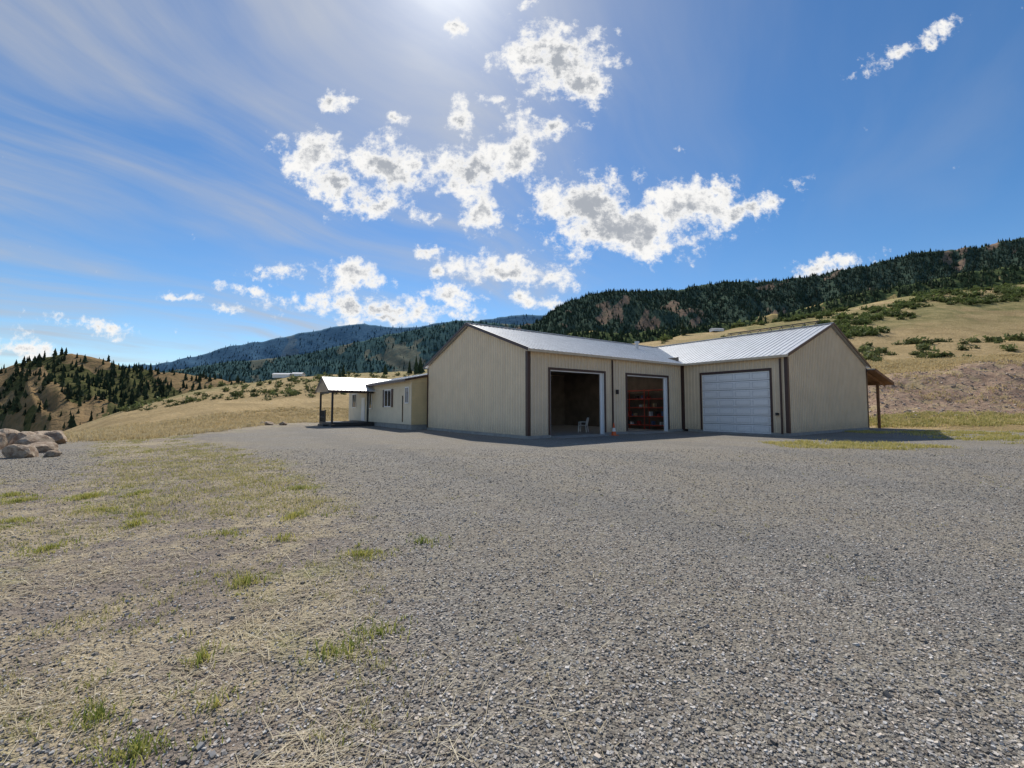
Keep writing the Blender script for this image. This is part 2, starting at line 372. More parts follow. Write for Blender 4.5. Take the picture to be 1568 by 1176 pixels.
for i,(x,y,a_,b_,c_) in enumerate([(-15.0,13.3,.5,.4,.33),(-17.6,15.9,.65,.5,.42),(-16.2,14.9,.5,.45,.3),(-18.6,16.7,.7,.6,.45),(-19.2,18.2,.75,.5,.42),(-20.4,19.0,.6,.5,.4),(-18.9,15.7,.6,.5,.5),(-20.7,17.6,.7,.6,.5),(-21.5,20.0,.7,.5,.35),(-15.7,12.9,.3,.25,.2),(-14.2,13.4,.25,.2,.15)]):
    rock(x,y,a_,b_,c_,i+3,i*1.3)
for i,(x,y,a_) in enumerate([(-21.6,38.5,.45),(-20.2,38.2,.4),(-22.8,39.5,.35)]): rock(x,y,a_,a_*.8,a_*.6,i+40,i)

# ---------------------------------------------------------------- shop building
AX,AY=.77,21.0; RZ=math.atan2(.578,.816)
def loc2w(u,v): return AX+.816*u-.578*v, AY+.578*u+.816*v
shop=empty('metal_shop_building',(AX,AY,0),RZ)
U1=12.83; V1=11.65; WV=-6.32; U2=U1+12.6; EZ=4.42; RZ1=6.5; RZ2=6.72; VM=V1/2; UM=(U1+U2)/2
D1a,D1b,D2a,D2b,DH=1.41,5.37,7.30,11.2,3.45
T_=.12
w=B()
w.box(0,D1a,0,T_,.15,EZ).box(D1b,D2a,0,T_,.15,EZ).box(D2b,U1,0,T_,.15,EZ).box(D1a,D1b,0,T_,DH,EZ).box(D2a,D2b,0,T_,DH,EZ)
def gable(b,axis_,c0,c1,p0,p1,pm,z0,ze,zr):
    prof=[(p0,z0),(p1,z0),(p1,ze),(pm,zr),(p0,ze)]
    n=len(b.v)
    for c_ in(c0,c1):
        for q,z in prof: b.v.append((c_,q,z) if axis_=='u' else (q,c_,z))
    b.f.append(tuple(n+i for i in range(5))); b.f.append(tuple(n+9-i for i in range(5)))
    for i in range(5): j=(i+1)%5; b.f.append((n+i,n+j,n+5+j,n+5+i))
gable(w,'u',0,T_,T_+.001,V1,VM,.15,EZ-.02,RZ1-.06)
w.box(T_,U2,V1-T_,V1-.002,.15,EZ)
WD0,WD1=1.37,5.43
w.box(U1,U1+T_,-WD0,-.001,.15,EZ).box(U1,U1+T_,WV+T_,-WD1,.15,EZ).box(U1,U1+T_,-WD1,-WD0,3.62,EZ)
gable(w,'v',WV,WV+T_,U1,U2,UM,.15,EZ-.02,RZ2-.06)
w.box(U2-T_,U2,WV+T_,V1-T_,.15,EZ)
w.make('walls',M_wall,shop)
rb=B(); sp_=.229; R=.032
def topz(q,p0,p1,pm,ze,zr): return ze+(zr-ze)*(1-abs(q-pm)/((p1-p0)/2))-.1
q=.2
while q<V1-.1:
    tz=topz(q,0,V1,VM,EZ,RZ1)
    rb.hexa([(-R,q-.02,.17),(0.001,q-.035,.17),(0.001,q+.035,.17),(-R,q+.02,.17),(-R,q-.02,tz),(0.001,q-.035,tz),(0.001,q+.035,tz),(-R,q+.02,tz)]); q+=sp_
q=.2
while q<U1-.1:
    z0=.17
    if D1a-.12<q<D1b+.12 or D2a-.12<q<D2b+.12: z0=DH+.13
    rb.box(q-.022,q+.022,-R,.001,z0,EZ-.12); q+=sp_
q=-.2
while q>WV+.1:
    z0=.17
    if -WD1-.12<q<-WD0+.12: z0=3.62+.13
    rb.box(U1-R,U1+.001,q-.022,q+.022,z0,EZ-.12); q-=sp_
q=U1+.2
while q<U2-.1:
    rb.box(q-.022,q+.022,WV-R,WV+.001,.17,topz(q,U1,U2,UM,EZ,RZ2)); q+=sp_
rb.make('wall_ribs',M_rib,shop)
fd=B(); fd.box(-.04,D1a,-.04,T_+.1,-.3,.148).box(D1b,D2a,-.04,T_+.1,-.3,.148).box(D2b,U1-.042,-.04,T_+.1,-.3,.148).box(-.04,T_+.1,T_+.102,V1+.04,-.3,.147)
fd.box(U1-.04,U1+T_+.1,-WD0,T_-.5,-.3,.147).box(U1-.04,U1+T_+.1,WV-.04,-WD1,-.3,.147).box(U1+T_+.102,U2+.04,WV-.04,WV+.2,-.3,.146).box(U2-.1,U2+.04,WV+.202,V1,-.3,.146)
fd.box(D1a,D1b,-.5,0,-.3,.03).box(D2a,D2b,-.5,0,-.3,.03).box(U1-.4,U1+T_,-WD1,-WD0,-.3,.03)
fd.make('foundation',M_conc,shop)
fl=B(); fl.box(.13,U1+3,.2,V1-.2,-.1,.05); fl.make('floor_slab',M_conc,shop)
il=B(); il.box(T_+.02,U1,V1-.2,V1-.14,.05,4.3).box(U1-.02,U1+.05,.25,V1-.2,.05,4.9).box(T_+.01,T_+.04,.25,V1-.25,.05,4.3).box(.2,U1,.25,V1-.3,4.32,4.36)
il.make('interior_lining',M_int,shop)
def slope(b,p,q,th=.05):
    b.hexa([(*p[0][:2],p[0][2]-th),(*p[1][:2],p[1][2]-th),(*q[1][:2],q[1][2]-th),(*q[0][:2],q[0][2]-th),p[0],p[1],q[1],q[0]])
s1=(RZ1-EZ)/VM; s2=(RZ2-EZ)/((U2-U1)/2)
rf=B(); ov=.28; UE=18.3
ze1=EZ-ov*s1+.08; zr1=RZ1+.08
slope(rf,[(-.2,-ov,ze1),(UE,-ov,ze1)],[(-.2,VM,zr1),(UE,VM,zr1)])
slope(rf,[(UE,V1+ov,ze1),(-.2,V1+ov,ze1)],[(UE,VM,zr1),(-.2,VM,zr1)])
ze2=EZ-ov*s2+.08; zr2=RZ2+.08
slope(rf,[(U1-ov,V1+.3,ze2),(U1-ov,WV-.2,ze2)],[(UM,V1+.3,zr2),(UM,WV-.2,zr2)])
slope(rf,[(U2+ov,WV-.2,ze2),(U2+ov,V1+.3,ze2)],[(UM,WV-.2,zr2),(UM,V1+.3,zr2)])
rf.make('roof',M_roof,shop)
rs=B(); q=-.1
while q<UE-.1:
    rs.bar((q,-ov,ze1+.012),(q,VM,zr1+.012),.045,.03); rs.bar((q,V1+ov,ze1+.012),(q,VM,zr1+.012),.045,.03); q+=.305
q=WV-.1
while q<V1+.2:
    rs.bar((U1-ov,q,ze2+.012),(UM,q,zr2+.012),.045,.03); rs.bar((U2+ov,q,ze2+.012),(UM,q,zr2+.012),.045,.03); q+=.305
rs.bar((-.22,VM,zr1+.03),(UE,VM,zr1+.03),.32,.03).bar((UM,WV-.22,zr2+.03),(UM,V1+.3,zr2+.03),.32,.03)
rs.make('roof_ribs',M_roofrib,shop)
tr=B()
for (va,vb) in((-ov,VM),(V1+ov,VM)): tr.bar((-.215,va,ze1-.03),(-.215,vb,zr1-.03),.03,.15)
for (ua,ub) in((U1-ov,UM),(U2+ov,UM)): tr.bar((ua,WV-.215,ze2-.03),(ub,WV-.215,zr2-.03),.03,.15)
P0=.045
tr.box(-P0,-R-.002,-P0,.13,.15,EZ-.1).box(-R-.001,.13,-P0,-R-.002,.15,EZ-.1)
tr.box(-P0,-R-.002,V1-.12,V1+.02,.15,EZ-.1)
tr.box(U1-.17,U1-P0-.001,-P0,-R-.002,.15,EZ-.1).box(U1-P0,U1-R-.002,-.17,-P0-.001,.15,EZ-.1)
tr.box(U1-P0,U1-R-.002,WV-P0,WV+.13,.15,EZ-.1).box(U1-R-.001,U1+.13,WV-P0,WV-R-.002,.15,EZ-.1)
tr.box(U2-.13,U2+.03,WV-P0,WV-R-.002,.15,EZ-.1)
for a_,b_ in((D1a,D1b),(D2a,D2b)):
    tr.box(a_-.11,a_,-P0,-.001,.15,DH).box(b_,b_+.11,-P0,-.001,.15,DH).box(a_-.11,b_+.11,-P0-.001,-.001,DH,DH+.12)
tr.box(U1-P0,U1-.001,-WD0,-WD0+.11,.15,3.62).box(U1-P0,U1-.001,-WD1-.11,-WD1,.15,3.62).box(U1-P0-.001,U1-.001,-WD1-.11,-WD0+.11,3.62,3.74)
tr.make('brown_trim',M_brown,shop)
gt=B(); gt.box(-.2,U1-ov-.1,-ov-.1,-ov+.0,ze1-.15,ze1-.03).box(U1-ov-.1,U1-ov,WV-.2,-ov-.1,ze2-.15,ze2-.03)
gt.box(-.2,U1-.3,-ov+.01,-.001,EZ-.13,EZ-.1).box(U1-ov+.01,U1-.001,WV,-ov,EZ-.13,EZ-.1)
gt.make('gutter',M_gutter,shop)
ds=B(); ds.box(U1-.15,U1-.06,-.15,-.06,.1,EZ-.2).box(5.95,6.02,-.12,-.05,.1,EZ-.2).box(U1-.13,U1-.055,-6.05,-5.97,.1,EZ-.2).make('downspout',M_brown,shop)
jm=B()
for a_,b_ in((D1a,D1b),(D2a,D2b)):
    jm.box(a_+.001,a_+.05,.001,.22,.04,DH-.002).box(b_-.16,b_-.001,.13,.2,.04,DH-.002).box(b_-.04,b_-.001,.002,.128,.04,DH-.002).box(a_+.052,b_-.17,.001,.2,DH-.05,DH-.002)
jm.make('door_jamb',M_white,shop)
sd=B(); sm=B(); nr=7; nc=4; z0=.04; zz=3.60; rh=(zz-z0)/nr
for r_ in range(nr):
    sd.box(U1+.05,U1+.09,-WD1+.01,-WD0-.01,z0+r_*rh+.014,z0+(r_+1)*rh-.010)
    cw=(WD1-WD0-.1)/nc
    for c_ in range(nc):
        y0=-WD1+.05+c_*cw+.06; y1=y0+cw-.12; za=z0+r_*rh+.09; zb=z0+(r_+1)*rh-.08
        sm.box(U1+.034,U1+.052,y0,y1,za,za+.03).box(U1+.034,U1+.052,y0,y1,zb-.03,zb).box(U1+.034,U1+.052,y0,y0+.03,za+.03,zb-.03).box(U1+.034,U1+.052,y1-.03,y1,za+.03,zb-.03)  # panel edging bars in grey, shade painted as colour
        sd.box(U1+.03,U1+.052,y0+.07,y1-.07,za+.06,zb-.06)
sd.make('sectional_garage_door',M_white,shop); sm.make('garage_door_moulding_shade',M_door_shade,shop)
B().box(U1+.10,U1+.115,-WD1,-WD0,.03,3.62).make('garage_door_backing',M_black,shop)  # black sheet behind the whole door, showing through the section gaps
pv=B(); pv.cyl((13.2,3.9),.11,.11,5.4,6.35).cyl((13.2,3.9),.17,.17,6.3,6.45); pv.make('stove_pipe',M_roof,shop)
rk=B()
for vv in np.arange(-5.6,.2,.7): rk.bar((UM-.35,vv,zr2+.0),(UM,vv,zr2+.28),.03).bar((UM+.35,vv,zr2),(UM,vv,zr2+.28),.03)
rk.bar((UM,-5.8,zr2+.28),(UM,.2,zr2+.28),.06).bar((UM-.2,-5.8,zr2+.15),(UM-.2,.2,zr2+.15),.035).make('ridge_rail',M_black,shop)
B().box(6.3,6.42,-.16,-.034,2.3,2.55).box(U1-.18,U1-.034,-5.85,-5.73,1.1,1.25).make('wall_fixture',M_black,shop)
lt=B(); lv0,lv1=WV-.5,V1-2
slope(lt,[(U2+4.2,lv0,3.45),(U2+4.2,lv1,3.45)],[(U2+.02,lv0,4.28),(U2+.02,lv1,4.28)],.06); lt.make('lean_to_roof',M_roof,shop)
lw=B(); lw.hexa([(U2+.04,lv0+.04,4.09),(U2+4.15,lv0+.04,3.26),(U2+4.15,lv1,3.26),(U2+.04,lv1,4.09),(U2+.04,lv0+.04,4.20),(U2+4.15,lv0+.04,3.37),(U2+4.15,lv1,3.37),(U2+.04,lv1,4.20)])
lw.bar((U2+4.2,lv0,3.36),(U2+.02,lv0,4.19),.05,.2)
for vv in np.arange(lv0+.5,lv1,1.2): lw.bar((U2+.05,vv,4.02),(U2+4.1,vv,3.2),.05,.14)
for vv in (WV+.1,WV+4,WV+8,WV+12): lw.box(U2+2.95,U2+3.11,vv,vv+.16,0,3.4)
lw.bar((U2+3.03,WV,3.36),(U2+3.03,lv1,3.36),.1,.2); lw.make('lean_to_frame',M_wood,shop)

m,nt,p=nodes('fluorescent_tube'); p.inputs['Emission Color'].default_value=(1,.97,.9,1); p.inputs['Emission Strength'].default_value=10; p.inputs['Base Color'].default_value=(.9,.9,.9,1); M_tube=m
fx=empty('fluorescent_light'); fx.parent=shop
tb=B(); hb=B()
for (a_,b_) in((3.2,7.2),(10.0,2.4),(10.0,5.0)):
    tb.box(a_,a_+1.2,b_,b_+.04,4.15,4.19).box(a_,a_+1.2,b_+.12,b_+.16,4.15,4.19)
    hb.box(a_-.03,a_+1.23,b_-.05,b_+.22,4.205,4.28)
tb.make('tubes',M_tube,fx); hb.make('housing',M_plastic,fx)
def inworld(name,u,v,z=0,rz=0):
    x,y=loc2w(u,v); return empty(name,(x,y,z),RZ+rz)
sh=inworld('red_storage_shelf',12.25,.7,.05)
b=B()
for yy_ in (0,1.7,3.4,5.1):
    b.box(-.25,-.21,yy_,yy_+.05,0,2.75).box(.25,.29,yy_,yy_+.05,0,2.75)
for z in(.25,.85,1.45,2.05,2.65): b.box(-.27,.3,0,5.15,z,z+.06)
b.make('frame',M_red,sh)
mats=[paint('box_a',(.4,.3,.18)),paint('box_b',(.1,.14,.25)),paint('box_c',(.6,.6,.58)),paint('box_d',(.35,.05,.04)),M_black]
for k_,mt in enumerate(mats):
    b=B(); r_=random.Random(k_)
    for i in range(6):
        z=[.31,.91,1.51,2.11][r_.randrange(4)]; y=.1+ (k_+5*i)*.165; ww=r_.uniform(.1,.15)
        b.box(-.2,.1,y,y+ww,z,z+r_.uniform(.12,.4))
    b.make('stored_items_%d'%k_,mt,sh,.01)
wb=inworld('workbench',2.2,9.8,.05); B().box(0,4,0,.7,.85,.92).box(.05,.13,.05,.13,0,.85).box(3.87,3.95,.05,.13,0,.85).box(.05,.13,.57,.65,0,.85).box(3.87,3.95,.57,.65,0,.85).box(.1,3.9,.1,.6,.25,.29).make('bench',M_wood,wb)
ch=inworld('plastic_chair',5.9,2.2,.05,-2.6)
b=B()
for sx in(-1,1):
    b.bar((sx*.25,-.24,0),(sx*.21,-.2,.62),.05,.04).bar((sx*.25,.26,0),(sx*.21,.2,.45),.05,.04)
    b.bar((sx*.25,-.24,.62),(sx*.24,.22,.62),.055,.03).bar((sx*.21,.2,.42),(sx*.19,.30,.85),.05,.03)
b.hexa([(-.22,-.22,.41),(.22,-.22,.41),(.2,.22,.39),(-.2,.22,.39),(-.22,-.22,.44),(.22,-.22,.44),(.2,.22,.42),(-.2,.22,.42)])
for i in range(5): x_=-.15+i*.075; b.bar((x_,.215,.44),(x_*.95,.30,.83),.045,.02)
b.bar((-.21,.30,.86),(.21,.30,.86),.03,.07)
b.make('chair_body',M_plastic,ch,.008)
cn=inworld('traffic_cone',5.62,-.45,0)
B().box(-.19,.19,-.19,.19,.0,.035).cyl((0,0),.14,.105,.035,.22,20).cyl((0,0),.068,.028,.42,.68,20).make('cone_body',M_orange,cn)
B().cyl((0,0),.105,.068,.22,.42,20).make('reflective_collar',M_plastic,cn)

# ---------------------------------------------------------------- house
ho=empty('ranch_house',(AX,AY,0),RZ); hu0,hu1,hv0,hv1=-1.12,8.0,V1+.25,28.0; hz=3.55; hr=4.55; hm=(hu0+hu1)/2
b=B(); b.box(hu0+.03,hu1,hv0+.03,hv1,.35,hz); b.make('wall_core',M_siding,ho)
b=B(); z=.35
while z<hz-.05:
    b.hexa([(hu0-.02,hv0+.0,z),(hu0+.03,hv0+.0,z),(hu0+.03,hv1,z),(hu0-.02,hv1,z),(hu0+.012,hv0+.0,z+.17),(hu0+.03,hv0+.0,z+.17),(hu0+.03,hv1,z+.17),(hu0+.012,hv1,z+.17)]); z+=.175
b.make('lap_siding',M_siding,ho)
b=B(); z=.35
while z<hz-.05:
    b.hexa([(hu0+.032,hv0-.02,z),(hu1,hv0-.02,z),(hu1,hv0+.028,z),(hu0+.032,hv0+.028,z),(hu0+.032,hv0+.01,z+.17),(hu1,hv0+.01,z+.17),(hu1,hv0+.028,z+.17),(hu0+.032,hv0+.028,z+.17)]); z+=.175
b.poly([(hu0,hv0+.02,hz),(hu1,hv0+.02,hz),(hm,hv0+.02,hr-.05)])
b.make('end_wall_siding',M_sidingy,ho)
B().box(hu0+.06,hu1-.05,hv0+.06,hv1-.05,-.4,.348).make('crawl_space_skirt',M_conc,ho)
hs=(hr-hz)/(hm-hu0); o2=.5; za=hz-o2*hs+.08; zb=hr+.08
b=B(); slope(b,[(hu0-o2,hv1+.4,za),(hu0-o2,hv0-.1,za)],[(hm,hv1+.4,zb),(hm,hv0-.1,zb)],.05); slope(b,[(hu1+o2,hv0-.1,za),(hu1+o2,hv1+.4,za)],[(hm,hv0-.1,zb),(hm,hv1+.4,zb)],.05)
pe=2.95; pr_=4.15; pu0=-4.55; pv0,pv1=20.0,24.5; pm=(pv0+pv1)/2
slope(b,[(pu0-.3,pv0-.3,pe),(1.2,pv0-.3,pe)],[(pu0-.3,pm,pr_),(1.2,pm,pr_)],.05); slope(b,[(1.2,pv1+.3,pe),(pu0-.3,pv1+.3,pe)],[(1.2,pm,pr_),(pu0-.3,pm,pr_)],.05)
b.make('roof',M_roofrib,ho)
b=B(); q=hv0
while q<hv1+.3: b.bar((hu0-o2,q,za+.01),(hm,q,zb+.01),.04,.025); q+=.3
q=pu0-.2
while q<1.0: b.bar((q,pv0-.3,pe+.01),(q,pm,pr_+.01),.04,.025); q+=.3
b.make('roof_ribs',M_roof,ho)
b=B(); b.box(hu0-o2-.03,hu0-o2,hv0-.1,hv1+.4,za-.17,za-.0).bar((hu0-o2,hv0-.12,za-.06),(hm,hv0-.12,zb-.06),.03,.15)
b.box(pu0-.3,hu0-.6,pv0-.33,pv0-.3,pe-.15,pe-.01).bar((pu0-.32,pv0-.3,pe-.06),(pu0-.32,pm,pr_-.06),.03,.15).bar((pu0-.32,pv1+.3,pe-.06),(pu0-.32,pm,pr_-.06),.03,.15)
b.make('fascia',M_brown,ho)
b=B()
for (a_,c_) in((pu0,pv0),(pu0,pv1-.14),(hu0-.6,pv0)): b.box(a_,a_+.14,c_,c_+.14,.3,pe-.02)
b.box(pu0,hu0-.05,pv0+.01,pv0+.13,pe-.2,pe-.04).box(pu0+.01,pu0+.13,pv0+.14,pv1,pe-.2,pe-.04)
b.box(pu0,hu0-.02,pv0,pv1,.2,.32).box(pu0,hu0-.02,pv0,pv0+.05,.0,.19).box(pu0,pu0+.05,pv0+.06,pv1,-.0,.19)
b.box(pu0-.35,pu0-.01,pv0+1.2,pv1-1.2,0,.16)
for z in(.7,1.25): b.box(pu0+.04,pu0+.1,pv0+2.6,pv1,z,z+.06)
for q in np.arange(pv0+2.6,pv1,.14): b.box(pu0+.05,pu0+.08,q,q+.03,.32,1.25)
b.box(pu0+.02,pu0+.12,pv0+2.5,pv0+2.6,.3,1.35)
b.make('porch',M_black,ho)
wn=B(); wg=B(); shn=B()
def window(v0,v1,z0,z1,shut=False):
    wn.box(hu0-.06,hu0-.022,v0-.07,v0,z0-.07,z1+.07).box(hu0-.06,hu0-.022,v1,v1+.07,z0-.07,z1+.07).box(hu0-.06,hu0-.022,v0,v1,z1,z1+.07).box(hu0-.06,hu0-.022,v0,v1,z0-.07,z0).box(hu0-.055,hu0-.035,(v0+v1)/2-.025,(v0+v1)/2+.025,z0,z1)
    wg.box(hu0-.034,hu0-.015,v0,v1,z0,z1)
    if shut: shn.box(hu0-.065,hu0-.022,v0-.42,v0-.08,z0-.07,z1+.07).box(hu0-.065,hu0-.022,v1+.08,v1+.42,z0-.07,z1+.07)
window(15.9,17.3,1.65,2.9,True); window(12.4,12.9,1.9,2.95); window(20.7,21.9,1.5,2.8); window(25.4,26.6,1.6,2.8)
wg.box(hu0-.034,hu0-.015,13.4,13.55,.5,2.4)
wn.box(hu0-.05,hu0-.022,22.6,23.6,.36,2.45)
wn.make('window_frames',M_white,ho); wg.make('window_glass',M_glass,ho); shn.make('shutters',M_brown,ho)
B().cyl((2.2,13.3),.1,.1,4,5.3).cyl((2.2,13.3),.16,.16,5.25,5.4).make('chimney_pipe',M_black,ho)

# ---------------------------------------------------------------- conifers and shrubs
def conifers(name,X,Yp,Z,hh,wr,base,var=.3,tiers=3,seg=6):
    n=len(X); per=tiers*(seg+1)
    V=np.zeros((n,per,3)); C=np.zeros((n,per,3)); T=[]
    lean=rng.normal(size=(n,2))*.02
    lc=(1-var+2*var*rng.random((n,1)))*np.array(base)[None]
    wv=rng.uniform(.7,1.35,n)
    for k in range(tiers):
        z0=hh*(.08+.26*k*(3/tiers)); z1=hh*min(1,.5+.5*(k+1)/tiers) if k<tiers-1 else hh
        r=hh*wr*(1-.28*k*(3/tiers))*wv
        o=k*(seg+1)
        for i in range(seg):
            a=2*math.pi*i/seg+rng.random(n)*.8; rr=r*(.6+.6*rng.random(n))
            V[:,o+i]=np.stack([X+rr*np.cos(a),Yp+rr*np.sin(a),Z+z0*(.85+.3*rng.random(n))],-1)
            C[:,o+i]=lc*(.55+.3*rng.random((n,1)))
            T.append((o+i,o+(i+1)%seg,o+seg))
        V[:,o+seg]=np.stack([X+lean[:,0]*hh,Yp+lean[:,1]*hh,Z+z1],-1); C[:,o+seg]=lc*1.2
    T=np.array(T)[None]+(np.arange(n)*per)[:,None,None]
    return mk(name,V,T,M_leaf,cols=C.reshape(-1,3))
def shrubs(name,X,Yp,S,base,nl=90,flat=.7):
    n=len(X); Z=H(X,Yp)
    a=rng.normal(size=(n,nl,3)); a/=np.linalg.norm(a,axis=-1,keepdims=True)
    lump=.7+.5*np.sin(a[...,0]*4+rng.random((n,1))*6)*np.sin(a[...,1]*5+rng.random((n,1))*6)
    r=(rng.random((n,nl))**.45)*lump
    P_=a*r[...,None]*S[:,None,None]; P_[...,2]=np.abs(P_[...,2])*flat*1.3
    c0=P_+np.stack([X,Yp,Z],-1)[:,None,:]
    lf=S[:,None,None]*.17
    V=c0[:,:,None,:]+rng.normal(size=(n,nl,3,3))*lf[...,None]
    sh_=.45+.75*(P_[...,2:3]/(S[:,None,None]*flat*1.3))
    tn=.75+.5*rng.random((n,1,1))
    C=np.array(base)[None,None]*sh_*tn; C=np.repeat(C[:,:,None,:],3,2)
    T=np.arange(n*nl*3).reshape(-1,3)
    return mk(name,V,T,M_leaf,cols=C.reshape(-1,3))
n=1700; tt=rng.uniform(.35,1.35,n); y=rng.uniform(95,165,n); x=tt*y
dens=fbm(x/22,y/16,61); k=(dens>.52-.12*sstep(110,160,y)*sstep(.7,1.2,tt)+.04); x=x[k];y=y[k]
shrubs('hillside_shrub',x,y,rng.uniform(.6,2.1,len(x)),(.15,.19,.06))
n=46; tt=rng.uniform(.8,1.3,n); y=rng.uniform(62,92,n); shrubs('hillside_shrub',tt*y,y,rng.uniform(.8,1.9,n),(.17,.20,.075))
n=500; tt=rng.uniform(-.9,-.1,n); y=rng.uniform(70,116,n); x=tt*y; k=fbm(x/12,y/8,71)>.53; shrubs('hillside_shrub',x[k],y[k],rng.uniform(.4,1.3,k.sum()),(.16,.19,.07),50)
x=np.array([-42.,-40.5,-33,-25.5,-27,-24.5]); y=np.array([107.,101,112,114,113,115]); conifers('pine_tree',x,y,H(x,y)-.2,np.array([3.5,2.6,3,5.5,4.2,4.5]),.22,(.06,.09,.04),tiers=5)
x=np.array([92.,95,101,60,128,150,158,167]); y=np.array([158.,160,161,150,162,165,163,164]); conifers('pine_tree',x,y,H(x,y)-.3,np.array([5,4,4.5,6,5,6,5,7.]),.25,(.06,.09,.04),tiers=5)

# ---------------------------------------------------------------- hills & mountains
def hillmat(name,forest,forest2,dry,sc1,haze,hz_col,brdist):
    m,nt,p=nodes(name); co=N(nt,'ShaderNodeNewGeometry').outputs['Position']
    fa=N(nt,'ShaderNodeAttribute',attribute_name='forest').outputs['Fac']
    n1=noise(nt,co,sc1,6,.65); n2=noise(nt,co,sc1*6,5,.7)
    fo=mixc(nt,mrange(nt,n2,.35,.65),forest,forest2)
    dr=mixc(nt,mrange(nt,n1,.35,.65),tuple(c*.7 for c in dry),dry); dr=mixc(nt,mrange(nt,n2,.5,.65,0,.6),dr,forest2)
    col=mixc(nt,mrange(nt,math_(nt,'ADD',fa,math_(nt,'MULTIPLY',math_(nt,'SUBTRACT',n1,.5),1.4)),.4,.55),dr,fo)
    col=mixc(nt,haze,col,hz_col)  # distance haze painted into the base colour
    nt.links.new(col,p.inputs['Base Color']); p.inputs['Roughness'].default_value=1; p.inputs['Specular IOR Level'].default_value=0
    b=N(nt,'ShaderNodeBump'); b.inputs['Strength'].default_value=.8; b.inputs['Distance'].default_value=brdist
    nt.links.new(n2,b.inputs['Height']); nt.links.new(b.outputs[0],p.inputs['Normal']); return m
def ridge(name,sky,Yc,d,zb,amp,seed,mat,kf,thr,ntree,th,tcol,nt_=420,crestn=.003,wr=.2,ttiers=3,back=1.0,keepk=1.0,base_k=.04):
    pts=[bear(*q) for q in sky]; ts=np.array([q[0] for q in pts]); es=np.array([q[1] for q in pts])
    def S(t,s):
        e=np.interp(t,ts,es)+(fbm(t*38,t*0+3,seed)-.5)*crestn*2
        zc=CAMH+e*Yc; sf=np.minimum(s,1)
        y=Yc*(1-d*(1-s))
        k=np.sin(np.pi*np.clip(s,0,1))**.8
        rg=1-np.abs(fbm(t*kf+s*kf*.12,s*2.2+t*2,seed+5)*2-1)*2
        z=zb+(zc-zb)*sf**1.15+amp*k*rg+amp*.5*k*(fbm(t*kf*3,s*7,seed+9)-.5)
        z=np.where(s>1,zc-(s-1)*(zc-zb)*1.6,z)
        lim=CAMH+(e-.004)*y; z=np.where(s<.97,np.minimum(z,lim),z)
        return t*y,y,z
    def FM(t,s): return sstep(thr-.07,thr+.07,fbm(t*kf*1.3,s*4,seed+20)*.7+fbm(t*kf*5,s*13,seed+22)*.3+.12*(s-.5)*back)
    tg=np.linspace(ts[0],ts[-1],nt_); sg=np.concatenate([np.linspace(0,1,46),[1.1,1.3,1.6]])
    Tg,Sg=np.meshgrid(tg,sg); X,Yg,Z=S(Tg,Sg)
    idx=np.arange(Tg.size).reshape(Tg.shape)
    Q=np.stack([idx[:-1,:-1],idx[:-1,1:],idx[1:,1:],idx[1:,:-1]],-1).reshape(-1,4)
    mk(name,np.stack([X,Yg,Z],-1),Q,mat,attrs=dict(forest=FM(Tg,Sg)),smooth=True,nv=4)
    if ntree:
        t=rng.uniform(ts[0],ts[-1],ntree); s=rng.random(ntree)**.8*1.02
        k=rng.random(ntree)<FM(t,s)*keepk+base_k; t=t[k];s=s[k]; x,y,z=S(t,s)
        hh=th*(.4+.8*rng.random(len(t)))
        conifers('distant_pine_trees',x,y,z-th*.05,hh,wr,tcol,.4,ttiers,5)
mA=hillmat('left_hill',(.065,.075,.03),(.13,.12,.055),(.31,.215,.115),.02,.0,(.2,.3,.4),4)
mB=hillmat('far_mountain',(.06,.12,.16),(.085,.145,.18),(.17,.20,.18),.003,.45,(.085,.175,.30),12)  # forest and dry colours also tinted blue for painted haze
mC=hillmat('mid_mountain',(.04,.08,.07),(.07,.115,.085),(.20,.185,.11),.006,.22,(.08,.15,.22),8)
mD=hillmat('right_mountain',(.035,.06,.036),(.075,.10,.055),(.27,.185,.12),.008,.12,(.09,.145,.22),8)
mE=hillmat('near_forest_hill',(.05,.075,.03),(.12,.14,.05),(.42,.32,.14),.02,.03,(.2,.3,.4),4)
ridge('mountain_ridge',[(-500,580),(0,565),(240,558),(300,546),(350,529),(400,523),(450,513),(500,502),(550,495),(600,501),(640,500),(690,492),(730,491),(780,484),(820,481),(900,490),(1100,520)],4500,.35,-200,60,1,mB,9,.40,7000,24,(.06,.125,.165),crestn=.004)  # tree colour carries the same painted blue haze
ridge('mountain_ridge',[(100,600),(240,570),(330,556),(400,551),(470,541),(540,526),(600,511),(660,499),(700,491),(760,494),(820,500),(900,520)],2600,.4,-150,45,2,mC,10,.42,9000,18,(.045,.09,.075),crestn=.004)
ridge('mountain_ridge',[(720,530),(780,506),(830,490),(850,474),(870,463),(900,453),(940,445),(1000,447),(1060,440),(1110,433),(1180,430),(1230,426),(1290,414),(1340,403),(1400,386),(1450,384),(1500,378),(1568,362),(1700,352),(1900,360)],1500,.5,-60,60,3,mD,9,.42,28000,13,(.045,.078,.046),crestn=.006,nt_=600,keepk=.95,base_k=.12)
ridge('hill',[(780,545),(830,520),(880,508),(950,512),(1010,506),(1080,498),(1150,490),(1220,474),(1300,452),(1400,434),(1480,418),(1568,408),(1750,400)],620,.4,-20,14,4,mE,12,.42,6500,9,(.055,.085,.04),crestn=.008,wr=.24,ttiers=4,keepk=.9)
